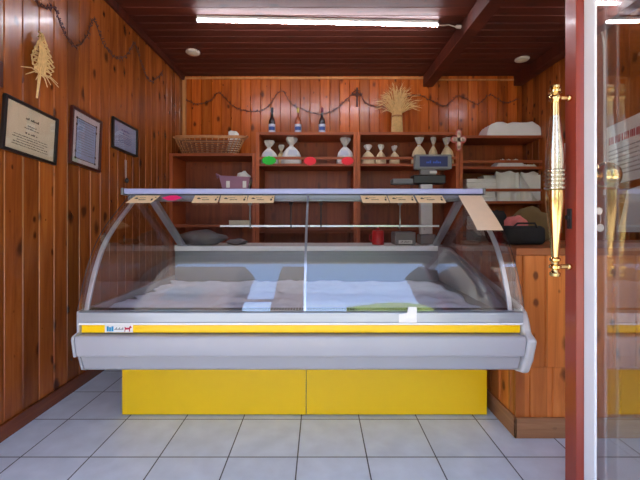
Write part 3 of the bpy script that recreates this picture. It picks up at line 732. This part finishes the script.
# ------------------------------------------------------------------ right shelf contents
def pack(name, label, px0, px1, py0, Z, Y, depth, m, cat, seed, taper=.12, group=None):
    x0, x1 = (px0-320)*Y/F, (px1-320)*Y/F; ht = (HY-py0)*Y/F+EYE-Z
    bm = bmesh.new(); nx, nz, ny = 18, 6, 6; rr = random.Random(seed)
    bmesh.ops.create_cube(bm, size=1); bmesh.ops.subdivide_edges(bm, edges=bm.edges[:], cuts=7, use_grid_fill=True)
    for v in bm.verts:
        z = v.co.z+.5; s = 1-taper*z**2
        v.co = Vector((v.co.x*(x1-x0)*s, v.co.y*depth*s, z*ht*(1-.10*(abs(v.co.x*2)**4))+.012*math.sin(v.co.x*19+seed)*z+.008*math.sin(v.co.x*41+v.co.y*17)*z))
        if z < .01: v.co.z = 0
    bb = B(); bb.bm.free(); bb.bm = bm; o = bb.build(name, m, smooth=True, angle=60); o.location = ((x0+x1)/2, Y+depth/2, Z)
    return tag(o, label, cat, group)
pack('wrapped_parcel', 'large white plastic wrapped parcel on the top right shelf', 487, 544, 122, ZR1, 3.98, .24, m_whitebag, 'parcel', 1, .16)
pack('plastic_packet', 'flat clear plastic packet on the middle right shelf', 497, 526, 159.5, ZR2, 4.01, .18, m_plastic, 'packet', 2, .3)
pack('paper_packet', 'flat white packet at the right end of the middle right shelf', 524, 537, 165, ZR2, 4.01, .1, m_paper, 'packet', 5, .3)
def stack(label, px0, px1, py0, Y, n, name='paper_stack', cat='paper'):
    x0, x1 = (px0-320)*Y/F, (px1-320)*Y/F; ht = (HY-py0)*Y/F+EYE-ZR3; rr = random.Random(n); b = B()
    for i in range(n):
        z = ht*i/n; dx = rr.uniform(-.012,.012); dy = rr.uniform(-.006,.006)
        M = Matrix.Translation(((x0+x1)/2+dx, Y+.10+dy, ZR3+z)) @ Matrix.Rotation(rr.uniform(-.05,.05), 4, 'Z')
        b.box((-(x1-x0)/2, -.09, 0), ((x1-x0)/2, .09, ht/n*.92), M=M)
    o = b.build(name, m_paper); return tag(o, label, cat, 'white papers on the lower right shelf')
stack('low pile of folded white paper bags at the left of the lower right shelf', 466.5, 496, 178.5, 3.975, 6)
stack('smaller pile of white paper lying behind the folded bags', 484, 497, 175, 4.17, 5)
def upright(label, px0, px1, py0, Y, lean):
    x0, x1 = (px0-320)*Y/F, (px1-320)*Y/F; ht = (HY-py0)*Y/F+EYE-ZR3; b = B(); n = 10
    for j in range(5):
        q = []
        top = [(x0+(x1-x0)*i/n, .0+.012*math.sin(i*.9+j)+j*.008) for i in range(n+1)]
        for i in range(n):
            A = top[i]; C = top[i+1]
            hh = ht*(1-.04*j)
            vs = [b.bm.verts.new(v) for v in ((A[0], Y+A[1], ZR3), (C[0], Y+C[1], ZR3), (C[0]+lean, Y+C[1]+.02, ZR3+hh-.01*math.sin(i)), (A[0]+lean, Y+A[1]+.02, ZR3+hh-.01*math.sin(i-1)),
                                                  (A[0], Y+A[1]+.005, ZR3), (C[0], Y+C[1]+.005, ZR3), (C[0]+lean, Y+C[1]+.025, ZR3+hh-.01*math.sin(i)), (A[0]+lean, Y+A[1]+.025, ZR3+hh-.01*math.sin(i-1)))]
            for f in ((0,1,2,3),(7,6,5,4),(0,4,5,1),(3,2,6,7),(0,3,7,4),(1,5,6,2)): b.face([vs[k] for k in f])
    o = b.build('paper_bundle', m_paper); return tag(o, label, 'paper', 'white papers on the lower right shelf')
upright('upright bundle of white paper in the middle of the lower right shelf', 497, 520, 171.5, 4.02, .0)
upright('wide upright bundle of white paper reaching the right wall', 521, 542, 172, 4.0, .01)
# paper sheet drooping over the rail
p = P(530, 203, 4.03); 
b = B(); b.prism([(-.08,.275),(.12,.28),(.12,.0),(.07,.02)], -.003, 0, 'y'); o = b.build('paper_sheet', m_paper); o.location = (2.27, 3.96, 1.34)
tag(o, 'white paper sheet drooping over the rail at the right corner shelf', 'paper')
o = B().box((0, -.10, -.12), (.02, .06, .14)).build('switch_box', m_lgrey, bevel=.004); o.location = (XR-.021, 3.6, 1.74)
tag(o, 'pale grey box on the right wall beside the door frame', 'box')

# ------------------------------------------------------------------ things on the case worktop
WZ = .928
r = thing('weighing_scale', 'grey shop scale with a tall pole and blue lit display', 'scale', (P(425,0,3.05).x, 3.05, WZ))
q = 3.05/F
B().box((-.055,-.06,0), (.075,.06,.085)).build('base', m_greyp, r, bevel=.012)
B().box((-.045,-.03,.085), (.055,.03,.50)).build('pole', m_lgrey, r, bevel=.006)
B().box((-.11,-.05,.50), (.16,.06,.575)).build('head', m_black, r, bevel=.012)
B().box((-.28,-.04,.50), (-.08,.06,.545)).build('printer', m_greyp, r, bevel=.01)
B().box((-.045,-.03,.575), (.085,.02,.625)).build('neck', m_greyp, r, bevel=.006)
h = B().box((-.095,-.04,.62), (.215,.02,.745)).build('display_housing', m_greyp, r, bevel=.012)
s = B().box((-.055,-.0425,.642), (.175,-.0405,.727)).build('screen', m_screen, h); 
b = B(); lines(b, [(.06,.67,.12,.022)], -.0430); b.build('digits', emit('screen_digits', srgb(30,60,140), .5), h)
B().box((.03,-.034,.588), (.09,-.0305,.608)).build('badge', m_lgrey, r)
r = thing('scale_base', 'grey weighing platform with a small white keypad beside the red cup', 'scale', (P(403.5,0,3.0).x, 3.0, WZ))
B().box((-.085,-.07,0), (.085,.10,.105)).build('housing', m_greyp, r, bevel=.012)
B().box((-.055,-.0725,.012), (.055,-.0705,.04)).build('keypad', m_lgrey, r)
b = B(); lines(b, [(0,.022,.08,.010)], -.0728); b.build('keys', m_ink, r)
B().tube([(-.03,0,.105),(-.03,0,.16),(.17,0,.16),(.17,0,.12)], .003, 6).build('wire_handle', m_steel, r, smooth=True)
r = thing('red_canister', 'small red canister with a lid knob on the case worktop', 'canister', (P(378,0,2.98).x, 2.98, WZ))
B().lathe([(.045,0),(.049,.004),(.049,.10),(.046,.105)], 24).build('body', m_red, r, smooth=True)
B().lathe([(.047,.1055),(.046,.115),(.012,.122),(.008,.128),(.012,.136),(.006,.142)], 20).build('lid', m_red, r, smooth=True)
B().tube([(-.048,0,.085),(-.068,0,.08),(-.07,0,.045),(-.048,0,.03)], .005, 8).build('handle', m_red, r, smooth=True)
crumple('folded_plastic_sheet', 'dark grey plastic sheet bundled at the left end of the worktop', (P(201,0,2.98).x, 3.0, WZ), (.38,.24,.125), m_greycloth, 'sheet', 21)
crumple('folded_bag', 'low grey bundle beside the larger one on the worktop', (P(236,0,3.0).x, 3.02, WZ), (.17,.18,.05), m_greycloth, 'bag', 22)
p0, p1 = P(229, 220, 3.9), P(249.5, 213.6, 3.9)
o = B().box((0, 0, 0), (p1.x-p0.x, .004, p1.z-p0.z)).build('price_card', m_cream); o.location = (P(229,220,3.945).x, 3.943, 1.055); o.scale = (1.04,1,1.04)
tag(o, 'small cream card on the edge of the left shelf seen through the case glass', 'card')
# cloth on the deck
bm = bmesh.new(); nx, ny = 90, 40; rr = random.Random(11); V = []
for j in range(ny+1):
    row = []
    for i in range(nx+1):
        u, v = i/nx, j/ny; x = -1.115+u*1.97; y = 1.80+v*.98
        e_ = .025*math.sin(v*23)+.015*math.sin(v*51+1); x += e_*(1-u)**6 + .02*math.sin(v*17)*u**6
        z = .661+.006*math.sin(x*21+y*9)+.004*math.sin(x*47-y*13)+.004*math.sin(y*37+x*5)
        if u < .5: z += .004*math.sin(x*70+math.sin(y*20)*2)
        row.append(bm.verts.new((x, y, max(z, .6565))))
    V.append(row)
for j in range(ny):
    for i in range(nx): bm.faces.new((V[j][i], V[j][i+1], V[j+1][i+1], V[j+1][i]))
bb = B(); bb.bm.free(); bb.bm = bm
o = bb.build('white_cloth', m_cloth, smooth=True, angle=180); so = o.modifiers.new('thickness', 'SOLIDIFY'); so.thickness = .003; so.offset = 1
tag(o, 'wrinkled white cloth spread over the empty case deck', 'cloth')

# ------------------------------------------------------------------ price tags on the glass
def on_glass(z0, z1, off=.0015, n=6):
    pts = [p for p in offs(curve, -off) if z0 <= p[1] <= z1]
    return pts
def gtag(name, label, x0, x1, z0, z1, m, cat, group, skew=0, writing=True):
    prof = on_glass(z0, z1); b = B(); n = len(prof); zt, zb = prof[-1][1], prof[0][1]
    out, inn = [], []
    for (y, z) in prof:
        k = skew*(zt-z)/(zt-zb)
        out.append([b.bm.verts.new((x+k, y-.0006, z+.0004)) for x in (x0, x1)]); inn.append([b.bm.verts.new((x+k, y, z)) for x in (x0, x1)])
    for i in range(n-1):
        b.face([out[i][0], out[i][1], out[i+1][1], out[i+1][0]]); b.face([inn[i][0], inn[i+1][0], inn[i+1][1], inn[i][1]])
        b.face([out[i][0], out[i+1][0], inn[i+1][0], inn[i][0]]); b.face([out[i][1], inn[i][1], inn[i+1][1], out[i+1][1]])
    b.face([out[0][0], inn[0][0], inn[0][1], out[0][1]]); b.face([out[-1][0], out[-1][1], inn[-1][1], inn[-1][0]])
    r = thing(name, label, cat, ((x0+x1)/2, prof[0][0], prof[0][1]), group=group, world=True)
    b.build('card', m, r)
    if writing:
        b = B(); rr = random.Random(int(abs(x0)*1000)); wd = x1-x0
        def mark(u, v, du, dv):
            i = min(int(v*(n-1)), n-2); y, z = prof[i]; y2, z2 = prof[i+1]
            d = Vector((0, y2-y, z2-z)).normalized(); nn = Vector((0, -d.z, d.y)); o_ = Vector((x0+u*wd+skew*(1-v), y, z))+d*((v*(n-1)-i)*math.hypot(y2-y, z2-z))+nn*.0012
            vs = [b.bm.verts.new(o_+Vector((a*du,0,0))+d*c*dv+nn*e) for e in (0,.0004) for a, c in ((0,0),(1,0),(1,1),(0,1))]
            for f in ((0,1,2,3),(7,6,5,4),(0,4,5,1),(1,5,6,2),(2,6,7,3),(3,7,4,0)): b.face([vs[k] for k in f])
        for k in range(7): mark(.36+.04*k, .34+.03*rr.random(), .004, .006+.004*rr.random())
        for k in range(5): mark(.30+.05*k, .62, .005, .004)
        mark(.14,.5,.022,.006); mark(.16,.56,.012,.008); mark(.86,.3,.010,.02); mark(.90,.66,.008,.008)
        b.build('lettering', m_ink, r)
    return r
gx = lambda px: (px-320)*2.14/F
KG = 'kraft price tags along the top of the case glass'
ZB, ZTG = 1.222, 1.282
gtag('price_tag', 'kraft price tag at the left end of the case glass beside the pink tag', gx(133), gx(158), ZB, ZTG, m_kraft, 'price tag', KG, -.03)
gtag('price_tag', 'kraft price tag just right of the pink tag', gx(193), gx(218.5), ZB, ZTG, m_kraft, 'price tag', KG)
gtag('price_tag', 'kraft price tag in the middle of the left group of three', gx(219.5), gx(246.5), ZB-.004, ZTG, m_kraft, 'price tag', KG, .006)
gtag('price_tag', 'kraft price tag nearest the glass joint on the left pane', gx(247.5), gx(274), ZB, ZTG, m_kraft, 'price tag', KG)
gtag('price_tag', 'kraft price tag leftmost on the right glass pane', gx(361), gx(387.5), ZB, ZTG, m_kraft, 'price tag', KG, .008)
gtag('price_tag', 'kraft price tag in the middle of three on the right pane', gx(388.5), gx(414.5), ZB, ZTG, m_kraft, 'price tag', KG, .006)
gtag('price_tag', 'kraft price tag right of its group, in front of the white scale pole', gx(416.5), gx(444), ZB, ZTG, m_kraft, 'price tag', KG, .006)
gtag('notice_sheet', 'long beige paper sheet taped to the right end of the case glass', .825, .962, 1.062, 1.284, mat('beige_paper', srgb(240,216,186), .8, var=.04, vscale=20), 'paper', None, .0, False)
# pink oval tag
b = B(); prof = on_glass(1.232, 1.276); n = len(prof)
zc = sum(p[1] for p in prof)/n; hz = (prof[-1][1]-prof[0][1])/2*1.05; rows = []
for y, z in prof:
    k = math.sqrt(max(.06, 1-((z-zc)/hz)**2))*(1+.04*math.sin(z*900)); rows.append([(gx(171)+s*.062*k, y-e*.0008, z+e*.0004) for e in (0,1) for s in (-1,1)])
vs = [[b.bm.verts.new(c) for c in rw] for rw in rows]
for i in range(n-1):
    a, c = vs[i], vs[i+1]
    b.face([a[2],a[3],c[3],c[2]]); b.face([a[0],c[0],c[1],a[1]]); b.face([a[0],a[2],c[2],c[0]]); b.face([a[1],c[1],c[3],a[3]])
b.face([vs[0][0],vs[0][1],vs[0][3],vs[0][2]]); b.face([vs[-1][0],vs[-1][2],vs[-1][3],vs[-1][1]])
o = b.build('pink_tag', m_pink); tag(o, 'fluorescent pink oval tag at the top left of the case glass', 'price tag')
# white card on the front rail
p0, p1 = P(399, 323, 1.705), P(417, 307, 1.705)
o = B().prism([(p0.x,p0.z),(p1.x-.0,p0.z),(p1.x,p1.z),(p0.x+.045,p1.z),(p0.x+.04,p1.z-.028),(p0.x,p1.z-.035)], 1.7085, 1.711, 'y').build('white_card', m_paper)
tag(o, 'small torn white card standing on the front rail of the case', 'card')

# ------------------------------------------------------------------ things on the wooden counter
CZ = .986
r = thing('black_bag', 'black fabric bag lying on the wooden counter', 'bag', (P(524,0,2.12).x, 2.16, CZ))
b = B(); b.box((-.115,-.06,0), (.125,.06,.11)); b.build('body', m_darkbag, r, bevel=.03, seg=4)
B().tube([(-.07,-.05,.10),(-.05,-.062,.125),(.05,-.062,.125),(.07,-.05,.10)], .006, 8).build('handle', m_darkbag, r, smooth=True)
r = thing('cash_register', 'small grey sloped cash register on the wooden counter behind the case end', 'cash register', (1.15, 2.545, CZ))
B().prism([(-.07,0),(-.07,.03),(.04,.075),(.08,.075),(.08,0)], -.10, .11).build('housing', m_greyp, r, bevel=.006)
b = B()
for i in range(3):
    for j in range(5):
        M = Matrix.Translation((-.07+.034*j, -.055+.032*i, .0375+.0131*i)) @ Matrix.Rotation(math.atan(.045/.11), 4, 'X'); b.box((0,0,0), (.024,.022,.006), M=M)
b.build('keys', m_lgrey, r)
h = B().prism([(.03,.076),(.05,.17),(.065,.17),(.075,.076)], -.10, -.02).build('display', m_lgrey, r, bevel=.004)
crumple('printed_packet', 'pink printed packet peeking over the black bag', (P(516,0,2.3).x, 2.285, CZ), (.14,.09,.175), m_skinpink, 'packet', 31)
crumple('dark_pouch', 'dark rounded pouch left of the pink packet on the counter', (P(497,0,2.33).x, 2.35, CZ), (.14,.1,.21), m_darkbag, 'pouch', 33)
crumple('olive_cloth', 'olive brown cloth heaped behind the black bag', (P(534,0,2.45).x, 2.48, CZ), (.36,.12,.24), m_olive, 'cloth', 32)

# ------------------------------------------------------------------ glass door leaf
door = thing('glass_door', 'open glass door with red-brown frame at the right of the view', 'door', (1.02, 1.0, 0), world=True)
DX = .98
stile = [(DX,1.46),(DX,1.397),(DX+.02,1.383),(DX+.055,1.383),(DX+.075,1.397),(DX+.075,1.46)]
B().prism(stile, .012, 2.05, 'z').build('stile', m_stile, door, bevel=.002)
hs_ = [(DX,.53),(DX,.60),(DX+.02,.614),(DX+.055,.614),(DX+.075,.60),(DX+.075,.53)]
B().prism(hs_, .012, 2.05, 'z').build('hinge_stile', m_stile, door, bevel=.002)
B().box((DX+.002,.615,1.975), (DX+.073,1.382,2.05)).build('top_rail', m_stile, door, bevel=.003)
B().box((DX+.002,.615,.012), (DX+.073,1.382,.095)).build('bottom_rail', m_stile, door, bevel=.003)
B().box((DX+.018,1.326,.096), (DX+.028,1.3825,1.974)).build('glazing_bead', m_white, door, bevel=.004)
B().box((DX+.018,.615,1.945), (DX+.058,1.325,1.974)).build('glazing_bead', m_white, door, bevel=.004)
B().box((DX+.040,.6155,.0955), (DX+.0425,1.3825,1.944)).build('glass_pane', m_gdoor, door)
B().box((DX+.062,.6155,.0955), (DX+.0645,1.3825,1.944)).build('glass_pane', m_gdoor, door)
# pull handle
hX, hY = (555-320)*1.425/F, 1.425; q = hY/F
hz = lambda y: EYE+(HY-y)*q
prof_px = [(277,2),(276,4.5),(273,5),(271,3),(269.5,3),(268,5.5),(265.5,5.5),(264,3),(262,3.2),(260.5,5),(258.5,5),(257,3.2),(250,3.8),(235,5.2),(220,6.6),(208,7.6),(200,8.2),(194,8.0),(190.5,7.8)]
prof_mid = []
for k in range(5): prof_mid += [(190-k*4.2, 8.2), (189-k*4.2, 9.6), (187.4-k*4.2, 9.6), (186.3-k*4.2, 8.2)]
prof_up = [(168.5,8.2),(162,8.6),(152,8.2),(140,7.0),(128,5.6),(116,4.6),(104,4.0),(101,4.2),(99.5,5.6),(97,5.6),(95.5,4.0),(94,4.0),(93,6.0),(90.8,6.0),(89.6,4.2),(88.6,5.4),(86.4,5.2),(85,2.5)]
M = Matrix.Translation((hX, hY, 0))
mk = lambda pr: [(r_*q, hz(y)) for y, r_ in pr]
hd = B().lathe(mk(prof_px), 28, M).build('pull_handle', m_brass, door, smooth=True, angle=50)
B().lathe(mk(prof_mid+prof_up[:6]), 28, M).build('grip', m_palebrass, hd, smooth=True, angle=50)
B().lathe(mk(prof_up[5:]), 28, M).build('finial', m_brass, hd, smooth=True, angle=50)
for y in (98.3, 266.7):
    b = B(); b.tube([(hX, hY, hz(y)), (DX-.014, hY, hz(y))], .0095, 12); b.tube([(DX-.016, hY, hz(y)), (DX-.012, hY, hz(y)), (DX-.004, hY, hz(y)), (DX-.0005, hY, hz(y))], [.011,.013,.013,.010], 14)
    b.build('standoff', m_brass, hd, smooth=True)
# lock on the near face, knob with keys on the far face
b = B(); b.box((DX-.006,1.418,1.095), (DX-.0005,1.442,1.175)); b.tube([(DX-.016,1.43,1.14),(DX-.006,1.43,1.14)], .010, 14)
b.build('lock', m_black, door, bevel=.002)
Mk = Matrix.Translation((DX+.076, 1.425, 1.302)) @ Matrix.Rotation(math.pi/2, 4, 'Y')
B().lathe([(.030,0),(.030,.006),(.015,.010),(.014,.020),(.030,.024),(.046,.034),(.053,.052),(.053,.070),(.044,.090),(.026,.101),(.008,.104)], 28, Mk).build('knob', m_brass, door, smooth=True)
B().box((DX+.0755,1.413,1.02), (DX+.079,1.441,1.20)).build('lock_plate', m_steel, door, bevel=.002)
kr = thing('door_key', 'key with a pale round tag hanging from the glass door lock', 'key', (DX+.0795, 1.427, 1.165))
B().lathe([(.004,0),(.004,.020)], 12, Matrix.Rotation(math.pi/2, 4, 'Y')).build('blade', m_steel, kr, smooth=True)
b = B(); b.lathe([(.014,-.0012),(.014,.0012)], 20, Matrix.Translation((.03,0,0)) @ Matrix.Rotation(math.pi/2, 4, 'X')); b.build('bow', m_steel, kr)
b = B(); b.tube([(.034,0,-.006),(.038,0,-.03),(.036,0,-.05)], .0015, 6); b.build('ring', m_steel, kr)
B().lathe([(.015,-.0015),(.015,.0015)], 20, Matrix.Translation((.036,0,-.066)) @ Matrix.Rotation(math.pi/2, 4, 'X')).build('fob', m_white, kr)

# ------------------------------------------------------------------ right wall, seen through the door glass
def wall_sheet(name, label, pts, m, cat, marks):
    """pts: pixel corners on the right wall"""
    v = []
    for x, y in pts:
        Y = XR*F/(x-320); v.append(Vector((XR-.004, Y, EYE+(HY-y)*Y/F)))
    r = thing(name, label, cat, (XR-.001, v[0].y, min(q.z for q in v)), world=True)
    b = B(); a = [b.bm.verts.new(k) for k in v]; c = [b.bm.verts.new(k+Vector((.003,0,0))) for k in v]; n = len(v)
    b.face(a); b.face(c[::-1])
    for i in range(n): b.face([a[i], a[(i+1)%n], c[(i+1)%n], c[i]])
    b.build('sheet', m, r)
    if marks:
        tl, tr, br_, bl = v
        def at(u, w_): return (tl*(1-u)+tr*u)*(1-w_)+(bl*(1-u)+br_*u)*w_
        for nm, mm, rows in marks:
            b = B(); rr = random.Random(9)
            for w_, hh, u0, u1 in rows:
                u = u0
                while u < u1:
                    du = .016*rr.uniform(.5,1.5)
                    q = [at(u, w_), at(u+du, w_), at(u+du, w_+hh), at(u, w_+hh)]
                    f = [b.bm.verts.new(k-Vector((.0012,0,0))) for k in q]; g = [b.bm.verts.new(k-Vector((.0003,0,0))) for k in q]
                    b.face(f); b.face(g[::-1])
                    for i in range(4): b.face([f[i], f[(i+1)%4], g[(i+1)%4], g[i]])
                    u += du+.009*rr.choice((1,1,1,2.5))
            b.build(nm, mm, r)
    return r
wall_sheet('wall_poster', 'white poster with red heading on the right wall behind the door glass', [(607,128),(668,100),(668,172),(607,186)], m_paper, 'poster',
           [('red_heading', m_redink, [(.20,.12,.05,.85)]), ('lettering', m_greyp, [(.42+.07*i,.022,.05,.95-.1*(i%3)) for i in range(7)])])
wall_sheet('paper_notice', 'white paper notice hanging below the poster on the right wall', [(628,190),(668,176),(668,232),(618,232)], m_paper, 'notice', None)
pts = [(595.5,10),(596.5,18),(599.5,26),(602.5,34),(604,44),(604.3,70),(604.3,110),(604.3,150),(604.5,195)]
b = B(); W_ = []
for x, y in pts:
    Y = (XR-.012)*F/(x-320); W_.append((XR-.012, Y, EYE+(HY-y)*Y/F))
b.tube(W_, .0085, 10); o = b.build('wall_cable', m_cable, smooth=True); tag(o, 'pale cable running down the right wall seen through the door glass', 'cable')
